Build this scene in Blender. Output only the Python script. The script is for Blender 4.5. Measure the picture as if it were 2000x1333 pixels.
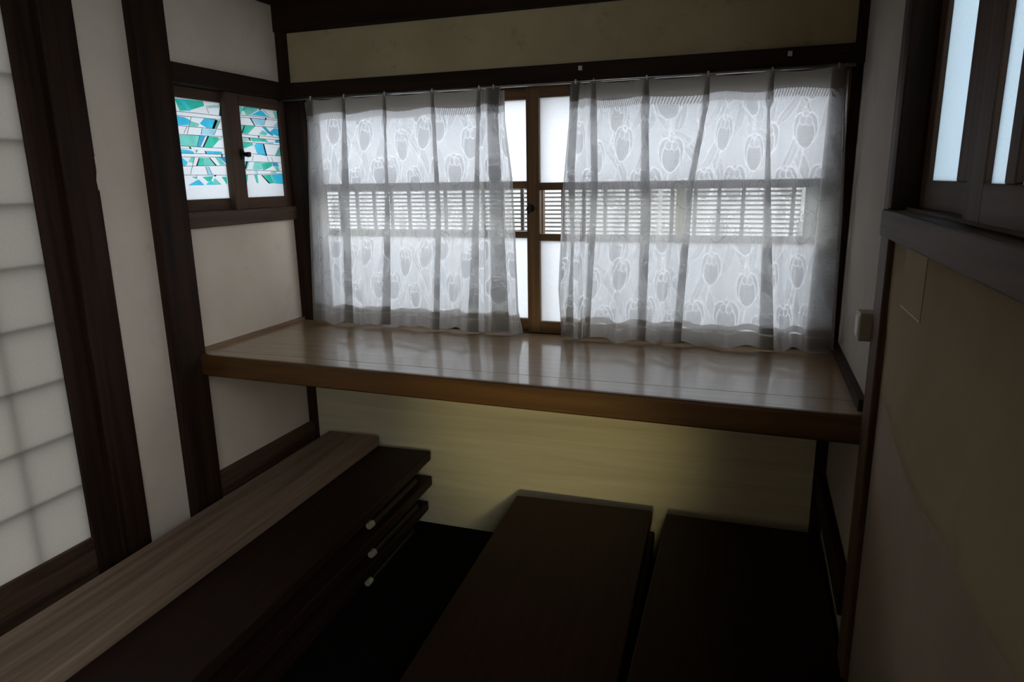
import bpy, bmesh, math, random
import numpy as np
from mathutils import Matrix, Vector

for o in list(bpy.data.objects):
    bpy.data.objects.remove(o)
scene = bpy.context.scene
col = scene.collection

# ------------------------------------------------------------------ camera
W = 1.7235                       # width of the alcove; x = 0 is the left wall, y = 0 the window wall
RIGHT = Vector((0.94548777, 0.32525473, -0.01619360))
DOWN = Vector((0.05948746, -0.22138658, -0.97337003))
FWD = Vector((-0.32017826, 0.91934615, -0.22866689))
cam = bpy.data.cameras.new('camera')
cam.sensor_width = 36.0
cam.lens = 1.34786 * 18.0
cam.clip_start = 0.02
camo = bpy.data.objects.new('camera', cam)
col.objects.link(camo)
m = Matrix.Identity(4)
for i in range(3):
    m[i][0] = RIGHT[i]; m[i][1] = -DOWN[i]; m[i][2] = -FWD[i]
m[0][3], m[1][3], m[2][3] = 1.486, -2.03, 1.191
camo.matrix_world = m
scene.camera = camo

# ------------------------------------------------------------------ daylight and exposure
world = bpy.data.worlds.new('overcast_sky')
scene.world = world
world.use_nodes = True
bg = world.node_tree.nodes['Background']
bg.inputs['Color'].default_value = (0.94, 0.97, 1.0, 1)
bg.inputs['Strength'].default_value = 1.0
scene.view_settings.view_transform = 'Standard'
scene.view_settings.look = 'None'
scene.view_settings.exposure = 2.32
scene.view_settings.gamma = 1.0
scene.view_settings.use_curve_mapping = False
scene.cycles.max_bounces = 10
scene.cycles.diffuse_bounces = 5
scene.cycles.transparent_max_bounces = 24
scene.cycles.transmission_bounces = 8
scene.cycles.use_denoising = True
scene.cycles.sample_clamp_indirect = 4.0

def spot(name, loc, target, energy, color, size, angle, blend):
    l = bpy.data.lights.new(name, 'SPOT')
    l.energy = energy; l.color = color; l.shadow_soft_size = size
    l.spot_size = angle; l.spot_blend = blend
    o = bpy.data.objects.new(name, l); col.objects.link(o)
    o.location = loc
    o.rotation_euler = (Vector(target) - Vector(loc)).to_track_quat('-Z', 'Y').to_euler()
    return o
spot('added_glow_spot', (1.42, -2.6, 0.62), (0.90, 0.0, 0.41), 10.0, (1.0, 0.88, 0.45), 0.05, math.radians(25), 1.0)  # unseen warm spot, added for the yellow glow under the counter

# ------------------------------------------------------------------ materials
def newmat(name):
    mt = bpy.data.materials.new(name); mt.use_nodes = True
    nt = mt.node_tree
    b = nt.nodes['Principled BSDF']
    return mt, nt, b

def ramp(nt, stops):
    r = nt.nodes.new('ShaderNodeValToRGB')
    els = r.color_ramp.elements
    while len(els) < len(stops): els.new(0.5)
    for e, (p, c) in zip(els, stops):
        e.position = p; e.color = (*c, 1)
    return r

def coords(nt, scale, rnd=True):
    tc = nt.nodes.new('ShaderNodeTexCoord')
    mp = nt.nodes.new('ShaderNodeMapping')
    mp.inputs['Scale'].default_value = scale
    nt.links.new(tc.outputs['Object'], mp.inputs['Vector'])
    if rnd:
        oi = nt.nodes.new('ShaderNodeObjectInfo')
        mul = nt.nodes.new('ShaderNodeVectorMath'); mul.operation = 'SCALE'
        mul.inputs[0].default_value = (13.7, 9.1, 17.3)
        nt.links.new(oi.outputs['Random'], mul.inputs['Scale'])
        nt.links.new(mul.outputs[0], mp.inputs['Location'])
    return mp.outputs['Vector']

def wood(name, dark, light, axis, rough=0.5, grain=38.0, bump=0.25, coat=0.0, spec=0.35, crough=0.12, scratch=0.0):
    mt, nt, b = newmat(name)
    sc = [grain, grain, grain]; sc['xyz'.index(axis)] = grain * 0.045
    v = coords(nt, sc)
    n = nt.nodes.new('ShaderNodeTexNoise'); n.inputs['Scale'].default_value = 1.0
    n.inputs['Detail'].default_value = 7; n.inputs['Roughness'].default_value = 0.62
    n.inputs['Distortion'].default_value = 0.6
    nt.links.new(v, n.inputs['Vector'])
    r = ramp(nt, [(0.3, dark), (0.72, light)])
    nt.links.new(n.outputs['Fac'], r.inputs['Fac'])
    if scratch:
        v2 = coords(nt, (9, 160, 160))
        n2 = nt.nodes.new('ShaderNodeTexNoise'); n2.inputs['Scale'].default_value = 1.0
        n2.inputs['Detail'].default_value = 6; n2.inputs['Roughness'].default_value = 0.8
        nt.links.new(v2, n2.inputs['Vector'])
        r2 = ramp(nt, [(0.62, (0, 0, 0)), (0.72, (scratch,) * 3)])
        nt.links.new(n2.outputs['Fac'], r2.inputs['Fac'])
        mx = nt.nodes.new('ShaderNodeMixRGB'); mx.inputs['Color2'].default_value = (0.035, 0.02, 0.012, 1)
        nt.links.new(r2.outputs['Color'], mx.inputs['Fac']); nt.links.new(r.outputs['Color'], mx.inputs['Color1'])
        nt.links.new(mx.outputs['Color'], b.inputs['Base Color'])
    else:
        nt.links.new(r.outputs['Color'], b.inputs['Base Color'])
    b.inputs['Roughness'].default_value = rough
    b.inputs['Specular IOR Level'].default_value = spec
    b.inputs['Coat Weight'].default_value = coat
    b.inputs['Coat Roughness'].default_value = crough
    bp = nt.nodes.new('ShaderNodeBump'); bp.inputs['Strength'].default_value = bump
    bp.inputs['Distance'].default_value = 0.002
    nt.links.new(n.outputs['Fac'], bp.inputs['Height'])
    nt.links.new(bp.outputs['Normal'], b.inputs['Normal'])
    return mt

def plaster(name, c1, c2, stain, stain_amt=0.5, scale=2.2):
    mt, nt, b = newmat(name)
    v = coords(nt, (1, 1, 1), False)
    n1 = nt.nodes.new('ShaderNodeTexNoise'); n1.inputs['Scale'].default_value = scale
    n1.inputs['Detail'].default_value = 6; n1.inputs['Roughness'].default_value = 0.6
    nt.links.new(v, n1.inputs['Vector'])
    r = ramp(nt, [(0.35, c1), (0.7, c2)])
    nt.links.new(n1.outputs['Fac'], r.inputs['Fac'])
    n2 = nt.nodes.new('ShaderNodeTexNoise'); n2.inputs['Scale'].default_value = 6.5
    n2.inputs['Detail'].default_value = 8; n2.inputs['Roughness'].default_value = 0.75
    nt.links.new(v, n2.inputs['Vector'])
    rs = ramp(nt, [(0.56, (0, 0, 0)), (0.74, (stain_amt,) * 3)])
    nt.links.new(n2.outputs['Fac'], rs.inputs['Fac'])
    mx = nt.nodes.new('ShaderNodeMixRGB'); mx.inputs['Color2'].default_value = (*stain, 1)
    nt.links.new(rs.outputs['Color'], mx.inputs['Fac'])
    nt.links.new(r.outputs['Color'], mx.inputs['Color1'])
    nt.links.new(mx.outputs['Color'], b.inputs['Base Color'])
    b.inputs['Roughness'].default_value = 0.92
    b.inputs['Specular IOR Level'].default_value = 0.12
    n3 = nt.nodes.new('ShaderNodeTexNoise'); n3.inputs['Scale'].default_value = 160
    n3.inputs['Detail'].default_value = 4
    nt.links.new(v, n3.inputs['Vector'])
    bp = nt.nodes.new('ShaderNodeBump'); bp.inputs['Strength'].default_value = 0.25
    bp.inputs['Distance'].default_value = 0.0015
    nt.links.new(n3.outputs['Fac'], bp.inputs['Height'])
    nt.links.new(bp.outputs['Normal'], b.inputs['Normal'])
    return mt

def plain(name, c, rough=0.5, metal=0.0, spec=0.4):
    mt, nt, b = newmat(name)
    v = coords(nt, (40, 40, 40))
    n = nt.nodes.new('ShaderNodeTexNoise'); n.inputs['Scale'].default_value = 1.0
    nt.links.new(v, n.inputs['Vector'])
    r = ramp(nt, [(0.3, tuple(x * 0.85 for x in c)), (0.7, c)])
    nt.links.new(n.outputs['Fac'], r.inputs['Fac'])
    nt.links.new(r.outputs['Color'], b.inputs['Base Color'])
    b.inputs['Roughness'].default_value = rough
    b.inputs['Metallic'].default_value = metal
    b.inputs['Specular IOR Level'].default_value = spec
    return mt

def shader_mat(name):
    mt = bpy.data.materials.new(name); mt.use_nodes = True
    nt = mt.node_tree
    for n in list(nt.nodes): nt.nodes.remove(n)
    out = nt.nodes.new('ShaderNodeOutputMaterial')
    return mt, nt, out

def frosted(name, c, gloss=0.04):
    mt, nt, out = shader_mat(name)
    tr = nt.nodes.new('ShaderNodeBsdfTranslucent')
    v = coords(nt, (1, 1, 1), False)
    n = nt.nodes.new('ShaderNodeTexNoise'); n.inputs['Scale'].default_value = 220
    nt.links.new(v, n.inputs['Vector'])
    r = ramp(nt, [(0.3, tuple(x * 0.93 for x in c)), (0.7, c)])
    nt.links.new(n.outputs['Fac'], r.inputs['Fac'])
    nt.links.new(r.outputs['Color'], tr.inputs['Color'])
    gl = nt.nodes.new('ShaderNodeBsdfGlossy'); gl.inputs['Roughness'].default_value = 0.35
    mx = nt.nodes.new('ShaderNodeMixShader'); mx.inputs['Fac'].default_value = gloss
    nt.links.new(tr.outputs[0], mx.inputs[1]); nt.links.new(gl.outputs[0], mx.inputs[2])
    nt.links.new(mx.outputs[0], out.inputs['Surface'])
    return mt

def filter_glass(name, c, gloss=0.05):
    """thin coloured sheet: light passes both faces, so each face carries the square root of the tint"""
    mt, nt, out = shader_mat(name)
    tr = nt.nodes.new('ShaderNodeBsdfTransparent')
    v = coords(nt, (30, 30, 30))
    n = nt.nodes.new('ShaderNodeTexNoise'); n.inputs['Scale'].default_value = 1.0
    nt.links.new(v, n.inputs['Vector'])
    c = tuple(math.sqrt(x) for x in c)
    r = ramp(nt, [(0.25, tuple(min(1, x * 0.92) for x in c)), (0.75, tuple(min(1, x * 1.06) for x in c))])
    nt.links.new(n.outputs['Fac'], r.inputs['Fac'])
    nt.links.new(r.outputs['Color'], tr.inputs['Color'])
    gl = nt.nodes.new('ShaderNodeBsdfGlossy'); gl.inputs['Roughness'].default_value = 0.1
    mx = nt.nodes.new('ShaderNodeMixShader'); mx.inputs['Fac'].default_value = gloss
    nt.links.new(tr.outputs[0], mx.inputs[1]); nt.links.new(gl.outputs[0], mx.inputs[2])
    nt.links.new(mx.outputs[0], out.inputs['Surface'])
    return mt

def lace_mat():
    mt, nt, out = shader_mat('lace_fabric')
    at = nt.nodes.new('ShaderNodeAttribute'); at.attribute_name = 'lace'
    tc = nt.nodes.new('ShaderNodeAttribute'); tc.attribute_name = 'cloth_uv'
    w = nt.nodes.new('ShaderNodeTexNoise'); w.inputs['Scale'].default_value = 420
    nt.links.new(tc.outputs['Vector'], w.inputs['Vector'])
    ad = nt.nodes.new('ShaderNodeMath'); ad.operation = 'MULTIPLY_ADD'
    ad.inputs[1].default_value = 0.22; ad.inputs[2].default_value = -0.11
    nt.links.new(w.outputs['Fac'], ad.inputs[0])
    sm = nt.nodes.new('ShaderNodeMath'); sm.operation = 'ADD'; sm.use_clamp = True
    nt.links.new(at.outputs['Fac'], sm.inputs[0]); nt.links.new(ad.outputs[0], sm.inputs[1])
    tp = nt.nodes.new('ShaderNodeBsdfTransparent')
    tl = nt.nodes.new('ShaderNodeBsdfTranslucent'); 
    rc = ramp(nt, [(0.0, (0.68, 0.68, 0.69)), (0.70, (0.62, 0.62, 0.62)), (0.82, (0.53, 0.53, 0.53)), (0.90, (0.36, 0.335, 0.31)), (0.96, (0.20, 0.175, 0.15))])
    nt.links.new(at.outputs['Fac'], rc.inputs['Fac']); nt.links.new(rc.outputs['Color'], tl.inputs['Color'])
    df = nt.nodes.new('ShaderNodeBsdfDiffuse'); df.inputs['Color'].default_value = (0.62, 0.58, 0.53, 1)
    m1 = nt.nodes.new('ShaderNodeMixShader'); m1.inputs['Fac'].default_value = 0.2
    nt.links.new(tl.outputs[0], m1.inputs[1]); nt.links.new(df.outputs[0], m1.inputs[2])
    m2 = nt.nodes.new('ShaderNodeMixShader')
    nt.links.new(sm.outputs[0], m2.inputs['Fac'])
    nt.links.new(tp.outputs[0], m2.inputs[1]); nt.links.new(m1.outputs[0], m2.inputs[2])
    nt.links.new(m2.outputs[0], out.inputs['Surface'])
    return mt

M = {}
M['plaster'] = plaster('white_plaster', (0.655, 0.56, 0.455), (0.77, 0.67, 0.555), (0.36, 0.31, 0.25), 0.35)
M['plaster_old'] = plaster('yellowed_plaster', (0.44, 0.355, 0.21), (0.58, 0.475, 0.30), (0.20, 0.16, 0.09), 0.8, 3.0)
M['plaster_shade'] = plaster('shade_darkened_plaster', (0.36, 0.32, 0.285), (0.43, 0.385, 0.345), (0.28, 0.24, 0.20), 0.4)  # plaster darkened: the right wall's shade is put into its colour
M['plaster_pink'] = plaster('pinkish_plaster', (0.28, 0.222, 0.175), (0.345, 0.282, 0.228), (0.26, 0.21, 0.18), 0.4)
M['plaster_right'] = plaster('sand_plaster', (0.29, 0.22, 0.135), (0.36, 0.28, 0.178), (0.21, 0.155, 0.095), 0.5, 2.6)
for ax in 'xyz':
    M['dark_' + ax] = wood('dark_stained_timber_' + ax, (0.009, 0.0045, 0.003), (0.042, 0.0205, 0.012), ax, 0.72, spec=0.18)
    M['sash_' + ax] = wood('brown_sash_wood_' + ax, (0.095, 0.047, 0.018), (0.23, 0.125, 0.052), ax, 0.5)
    M['mid_' + ax] = wood('red_brown_timber_' + ax, (0.042, 0.022, 0.014), (0.13, 0.074, 0.047), ax, 0.65, spec=0.2)
M['counter'] = wood('varnished_counter_board', (0.25, 0.155, 0.07), (0.35, 0.228, 0.115), 'x', 0.42, 46, 0.12, 1.0, 0.5, 0.10, 0.75)
M['fascia'] = wood('amber_fascia_wood', (0.060, 0.023, 0.004), (0.15, 0.066, 0.013), 'x', 0.5, 30, 0.15, 0.1)
M['trim_pale'] = wood('pale_trim_wood', (0.22, 0.13, 0.075), (0.36, 0.23, 0.14), 'y', 0.5)
M['panel'] = wood('pale_painted_plywood', (0.56, 0.50, 0.32), (0.72, 0.65, 0.44), 'x', 0.7, 26, 0.12)
M['oak'] = wood('weathered_grey_plank', (0.13, 0.083, 0.053), (0.33, 0.235, 0.165), 'y', 0.6, 30, 0.35)
M['tabletop'] = wood('dark_brown_laminate', (0.017, 0.008, 0.0065), (0.032, 0.0155, 0.0125), 'y', 0.5, 60, 0.05, 0.0, 0.15)
M['table_edge'] = plain('black_edge_band', (0.012, 0.009, 0.008), 0.5)
M['black_metal'] = plain('black_painted_steel', (0.012, 0.012, 0.012), 0.45, 0.3)
M['floor'] = plain('black_floor_carpet', (0.008, 0.007, 0.006), 0.95, 0, 0.05)
M['white_plastic'] = plain('white_plastic', (0.62, 0.6, 0.54), 0.45)
M['cream_plastic'] = plain('cream_plastic', (0.40, 0.36, 0.26), 0.5)
M['steel'] = plain('dull_steel', (0.42, 0.41, 0.39), 0.32, 1.0)
M['iron'] = plain('black_iron_lock', (0.012, 0.011, 0.01), 0.5, 0.4)
M['frost'] = frosted('frosted_glass', (0.86, 0.88, 0.91))
M['frost_blue'] = frosted('cool_frosted_glass', (0.46, 0.52, 0.56))
M['frost_white'] = frosted('milky_window_film', (0.55, 0.57, 0.59))
M['clear'] = filter_glass('clear_glass', (0.92, 0.94, 0.93), 0.04)
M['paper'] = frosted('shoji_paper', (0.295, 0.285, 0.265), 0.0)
M['lace'] = lace_mat()
M['slat'] = plain('white_louvre_slat', (0.86, 0.87, 0.90), 0.5)
M['bar'] = plain('grey_window_bar', (0.30, 0.29, 0.31), 0.5)
M['cream_post'] = plain('cream_painted_post', (0.55, 0.50, 0.33), 0.6)
M['grey_post'] = plain('grey_panel', (0.11, 0.12, 0.125), 0.7)
M['concrete'] = plain('grey_concrete', (0.28, 0.28, 0.27), 0.9)
M['lead'] = plain('grey_lead_line', (0.05, 0.06, 0.06), 0.6)
TINT = {'G': (0.05, 0.66, 0.48), 'g': (0.22, 0.78, 0.64), 'B': (0.06, 0.66, 1.0), 'b': (0.44, 0.80, 0.97),
        'C': (0.08, 0.80, 0.90), 'D': (0.06, 0.46, 0.72), 'S': (0.16, 0.52, 0.42), 'T': (0.02, 0.12, 0.15),
        'm': (0.52, 0.80, 0.70), 'K': (0.004, 0.005, 0.005)}
for k, c in TINT.items():
    M['tint_' + k] = filter_glass('tinted_film_' + k, c)

# ------------------------------------------------------------------ helpers
def setp(o, label=None, cat=None, group=None, kind=None):
    if label: o['label'] = label
    if cat: o['category'] = cat
    if group: o['group'] = group
    if kind: o['kind'] = kind
    return o

def empty(name, loc=(0, 0, 0), rz=0.0, parent=None):
    o = bpy.data.objects.new(name, None); col.objects.link(o)
    o.empty_display_size = 0.05
    o.location = loc; o.rotation_euler = (0, 0, rz)
    if parent: o.parent = parent
    return o

def link(name, me, mat, parent=None, loc=(0, 0, 0), smooth=False):
    o = bpy.data.objects.new(name, me); col.objects.link(o)
    if mat is not None and not me.materials: me.materials.append(mat)
    o.location = loc
    if parent: o.parent = parent
    if smooth:
        for p in me.polygons: p.use_smooth = True
    return o

def bm_box(bm, x0, x1, y0, y1, z0, z1, bevel=0.0):
    r = bmesh.ops.create_cube(bm, size=1.0)
    vs = r['verts']
    for v in vs:
        v.co = Vector(((x0 + x1) / 2 + v.co.x * (x1 - x0), (y0 + y1) / 2 + v.co.y * (y1 - y0), (z0 + z1) / 2 + v.co.z * (z1 - z0)))
    if bevel > 0:
        es = list({e for v in vs for e in v.link_edges})
        bmesh.ops.bevel(bm, geom=es, offset=bevel, segments=2, profile=0.5, affect='EDGES')

def finish(bm, name, mat, parent=None, center=True, smooth=False):
    """mesh from bmesh; vertices are given in the parent's frame, the origin goes to the box centre"""
    c = Vector((0, 0, 0))
    if center:
        lo = Vector([min(v.co[i] for v in bm.verts) for i in range(3)])
        hi = Vector([max(v.co[i] for v in bm.verts) for i in range(3)])
        c = (lo + hi) / 2
        for v in bm.verts: v.co -= c
    bmesh.ops.recalc_face_normals(bm, faces=bm.faces[:])
    me = bpy.data.meshes.new(name); bm.to_mesh(me); bm.free()
    return link(name, me, mat, parent, c, smooth)

def box(name, x0, x1, y0, y1, z0, z1, mat, parent=None, bevel=0.0, kind=None):
    bm = bmesh.new(); bm_box(bm, x0, x1, y0, y1, z0, z1, bevel)
    o = finish(bm, name, mat, parent)
    if kind: o['kind'] = kind
    return o

def boxes(name, lst, mat, parent=None, bevel=0.0, kind=None):
    bm = bmesh.new()
    for b in lst: bm_box(bm, *b, bevel)
    o = finish(bm, name, mat, parent, center=False)
    if kind: o['kind'] = kind
    return o

def bm_cyl(bm, p0, p1, r0, r1=None, seg=16):
    p0, p1 = Vector(p0), Vector(p1)
    r1 = r0 if r1 is None else r1
    d = p1 - p0
    mt = Matrix.Translation((p0 + p1) / 2) @ d.to_track_quat('Z', 'Y').to_matrix().to_4x4()
    bmesh.ops.create_cone(bm, cap_ends=True, segments=seg, radius1=r0, radius2=r1, depth=d.length, matrix=mt)

def prism(name, pts, u0, u1, axis, mat, parent=None):
    """polygon (a, b) extruded along one axis from u0 to u1; x-axis: (y, z); y-axis: (x, z); z-axis: (x, y)"""
    def P(a, b, u):
        return {'x': (u, a, b), 'y': (a, u, b), 'z': (a, b, u)}[axis]
    bm = bmesh.new()
    A = [bm.verts.new(P(a, b, u0)) for a, b in pts]
    B = [bm.verts.new(P(a, b, u1)) for a, b in pts]
    n = len(pts)
    bm.faces.new(A); bm.faces.new(B[::-1])
    for i in range(n): bm.faces.new((A[i], B[i], B[(i + 1) % n], A[(i + 1) % n]))
    return finish(bm, name, mat, parent)

# ------------------------------------------------------------------ the setting
S = 'structure'
box('floor', -0.1, W + 0.12, -4.6, 0.1, -0.1, 0.0, M['floor'], kind=S)
box('ground', -30, 30, -30, 30, -0.6, -0.45, M['concrete'], kind=S)

# window wall
boxes('wall_back', [(-0.1, W + 0.12, 0.0, 0.1, 1.50, 2.5)], M['plaster_old'], kind=S)
box('wall_under_counter', -0.1, W + 0.12, 0.0, 0.1, 0.0, 0.70, M['panel'], kind=S)
box('trim_1', -0.1, W + 0.1, -0.035, 0.1, 1.660, 1.80, M['dark_x'], bevel=0.003, kind=S)          # beam under the ceiling
box('trim_2', 0.0, W, -0.03, 0.1, 1.455, 1.505, M['dark_x'], bevel=0.003, kind=S)                # lintel over the window
box('trim_3', -0.1, 0.068, -0.012, 0.1, 0.70, 1.455, M['dark_z'], bevel=0.003, kind=S)           # left window jamb
box('trim_4', 1.695, W + 0.1, -0.012, 0.1, 0.70, 1.455, M['dark_z'], bevel=0.003, kind=S)        # right window jamb
box('trim_5', 0.0, 0.026, -0.028, 0.0, 1.505, 1.66, M['dark_z'], kind=S)                          # corner post above lintel
box('trim_6', 0.0, 0.024, -0.022, 0.0, 0.0, 0.655, M['dark_z'], kind=S)                           # corner post under counter, left
box('trim_7', W - 0.03, W, -0.024, 0.0, 0.0, 0.655, M['dark_z'], kind=S)                          # corner post under counter, right
box('trim_8', W - 0.022, W, -0.03, 0.0, 1.505, 1.66, M['dark_z'], kind=S)

# left wall: alcove, narrow plaster panel, above and below the paper door
boxes('wall_left', [(-0.1, 0.0, -0.53, 0.0, 0.0, 1.075), (-0.1, 0.0, -0.53, 0.1, 1.50, 2.5), (-0.1, 0.0, -0.80, -0.57, 0.0, 2.5),
                    (-0.1, 0.0, -2.75, -0.80, 1.95, 2.5), (-0.1, 0.0, -4.6, -2.70, 0.0, 2.5), (-0.1, -0.06, -2.75, -0.8, 0.0, 0.06)],
      M['plaster'], kind=S)
box('trim_9', -0.1, 0.03, -0.612, -0.508, 0.0, 2.5, M['dark_z'], bevel=0.004, kind=S)             # post at the alcove
box('trim_10', -0.1, 0.010, -0.845, -0.757, 0.0, 2.5, M['dark_z'], bevel=0.004, kind=S)            # post beside the paper door
box('trim_11', -0.1, 0.018, -0.508, -0.0, 1.455, 1.507, M['dark_y'], bevel=0.003, kind=S)         # lintel over stained panes
box('trim_12', -0.1, 0.018, -0.508, -0.0, 1.070, 1.114, M['mid_y'], bevel=0.003, kind=S)          # sill under stained panes
box('trim_13', 0.0, 0.020, -0.508, -0.0, 0.268, 0.345, M['mid_y'], bevel=0.003, kind=S)           # rail under the counter, left
box('trim_14', W - 0.022, W, -0.60, -0.0, 0.285, 0.362, M['dark_y'], bevel=0.003, kind=S)         # rail under the counter, right
box('trim_15', 0.0, 0.012, -0.508, -0.012, 0.72, 0.730, M['trim_pale'], kind=S)                   # bead along the counter, left
box('trim_16', W - 0.014, W, -0.545, -0.012, 0.72, 0.745, M['dark_y'], kind=S)                    # bead along the counter, right

# right wall: alcove side, then the wall under and over the right window with its uneven plaster edge
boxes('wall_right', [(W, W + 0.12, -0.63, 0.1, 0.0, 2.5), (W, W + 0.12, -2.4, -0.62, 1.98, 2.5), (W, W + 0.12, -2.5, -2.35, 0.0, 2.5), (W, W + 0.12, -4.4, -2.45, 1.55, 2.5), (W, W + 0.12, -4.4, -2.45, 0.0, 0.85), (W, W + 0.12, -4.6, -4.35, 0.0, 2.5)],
      M['plaster_shade'], kind=S)  # unseen opening behind the camera, added to let in more daylight
def wavy_wall():
    rnd = random.Random(4)
    ys = np.linspace(-2.4, -0.62, 90)
    bm = bmesh.new(); rows = []
    prof = [(0.0, 0.0), (0.60, 0.0), (0.74, 0.0), (0.766, 0.004), (0.778, 0.0035), (0.784, -0.014), (0.794, -0.014), (0.799, 0.016), (0.806, 0.024), (0.83, 0.021), (0.90, 0.008), (0.945, 0.002), (1.09, 0.002)]
    for y in ys:
        wob = 0.012 * math.sin(y * 7.0 + 0.4) + 0.006 * math.sin(y * 19.0)
        row = []
        for z, d in prof:
            zz = z + (wob if 0.7 < z < 0.95 else 0)
            dd = d * max(0.0, min(1.0, (-0.68 - y) / 0.25)) if abs(d) > 0.003 else d
            row.append(bm.verts.new((W - dd, y, zz)))
        row.append(bm.verts.new((W + 0.12, y, 1.09))); row.append(bm.verts.new((W + 0.12, y, 0.0)))
        rows.append(row)
    n = len(rows[0])
    for a, b in zip(rows, rows[1:]):
        for i in range(n): bm.faces.new((a[i], b[i], b[(i + 1) % n], a[(i + 1) % n]))
    bm.faces.new(rows[0]); bm.faces.new(rows[-1][::-1])
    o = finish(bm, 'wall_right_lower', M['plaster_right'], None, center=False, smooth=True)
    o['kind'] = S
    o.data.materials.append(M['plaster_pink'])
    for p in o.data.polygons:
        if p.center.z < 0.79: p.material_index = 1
wavy_wall()
box('trim_17', W - 0.013, W + 0.12, -0.672, -0.592, 0.0, 2.5, M['mid_z'], bevel=0.004, kind=S)   # post at the right of the alcove
sill3 = box('trim_18', W - 0.028, W + 0.12, -2.4, -0.672, 1.085, 1.130, M['mid_y'], bevel=0.003, kind=S)   # sill of the right window
for i, x in enumerate((W + 0.002, W + 0.024, W + 0.046)):
    bm = bmesh.new(); bm_box(bm, x, x + 0.006, -2.38, -0.69, 1.1295, 1.1345)
    tr = finish(bm, 'track_ridge', M['mid_y'], sill3)
    tr.location -= sill3.location
box('trim_19', W - 0.02, W + 0.12, -0.706, -0.672, 1.13, 1.98, M['dark_z'], bevel=0.003, kind=S)   # jamb of the right window
box('trim_20', W - 0.02, W + 0.12, -2.4, -0.672, 1.95, 2.0, M['dark_y'], bevel=0.003, kind=S)      # head of the right window

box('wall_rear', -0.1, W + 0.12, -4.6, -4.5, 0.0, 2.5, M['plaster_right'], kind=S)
# alcove ceiling boards, header and room ceiling
ceil = box('ceiling', -0.1, W + 0.12, -4.6, 0.1, 2.44, 2.54, M['dark_y'], kind=S)
alc = box('ceiling_alcove', -0.1, W + 0.12, -0.60, 0.0, 1.765, 1.80, M['dark_x'], kind=S)
for i in range(5):
    y1 = -0.036 - i * 0.114
    b = box('ceiling_board', 0.0, W, y1 - 0.111, y1, 1.738, 1.766, M['dark_x'], bevel=0.002)
    b.parent = alc; b.location -= alc.location

tp = bpy.data.objects['trim_10']
chip = prism('plaster_chip', [(-0.7575, 1.262), (-0.7610, 1.258), (-0.7600, 1.225), (-0.7640, 1.205), (-0.7625, 1.180), (-0.7572, 1.188), (-0.7568, 1.235)], 0.0098, 0.0122, 'x', M['plaster'], None)
chip.parent = tp; chip.location -= tp.location
# ------------------------------------------------------------------ windows
def sash_xz(win, name, x0, x1, y, th, z0, z1, stile, top, bottom, bars, panes):
    """a sash in the window wall; bars = z-ranges of glazing bars; panes = material of each light from the top"""
    s = empty(name, ((x0 + x1) / 2, y, z0), 0, win)
    def bx(nm, a, b, c, d, e, f, mat, bev=0.002):
        return box(nm, a - s.location.x, b - s.location.x, c - y, d - y, e - z0, f - z0, mat, s, bev)
    bx('stile', x0, x0 + stile, y - th / 2, y + th / 2, z0, z1, M['sash_z'])
    bx('stile', x1 - stile, x1, y - th / 2, y + th / 2, z0, z1, M['sash_z'])
    bx('top_rail', x0 + stile, x1 - stile, y - th / 2, y + th / 2, z1 - top, z1, M['sash_x'])
    bx('bottom_rail', x0 + stile, x1 - stile, y - th / 2, y + th / 2, z0, z0 + bottom, M['sash_x'])
    cuts = [z1 - top]
    for a, b in bars:
        bx('glazing_bar', x0 + stile, x1 - stile, y - th * 0.4, y + th * 0.4, a, b, M['sash_x'])
        cuts += [b, a]
    cuts.append(z0 + bottom)
    for k, mt in enumerate(panes):
        bx('pane', x0 + stile - 0.003, x1 - stile + 0.003, y + 0.001, y + 0.003, cuts[2 * k + 1] - 0.003, cuts[2 * k] + 0.003, mt, 0)
    return s

win1 = setp(empty('window_1', (0.88, 0.0, 0.72)), kind=S)
def rel(win, s):
    s.location -= win.location
fr = M['frost']; cl = M['clear']
sB = sash_xz(win1, 'sash', 0.838, 1.698, -0.002, 0.026, 0.722, 1.455, 0.040, 0.036, 0.036, [(1.157, 1.179), (1.007, 1.028)], [fr, cl, fr])
sA = sash_xz(win1, 'sash', 0.064, 0.880, 0.028, 0.026, 0.722, 1.455, 0.040, 0.036, 0.036, [(1.162, 1.184), (1.012, 1.033)], [fr, cl, fr])
# screw lock on the meeting stile of the near sash
bm = bmesh.new()
bm_cyl(bm, (0.852, -0.015, 1.104), (0.852, -0.021, 1.104), 0.011, 0.011, 20)
bm_cyl(bm, (0.852, -0.021, 1.104), (0.852, -0.034, 1.104), 0.006, 0.009, 16)
bm_box(bm, 0.8485, 0.8555, -0.039, -0.033, 1.089, 1.119, 0.002)
for v in bm.verts: v.co -= sB.location
lk = finish(bm, 'screw_lock', M['iron'], sB, smooth=False); lk['label'] = 'black iron screw lock'
for s in (sA, sB): rel(win1, s)
# tracks of the window
tr1 = box('track', 0.066, 1.696, -0.02, 0.05, 0.712, 0.723, M['dark_x'], None, 0.001)
tr1.parent = win1; tr1.location -= win1.location

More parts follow.
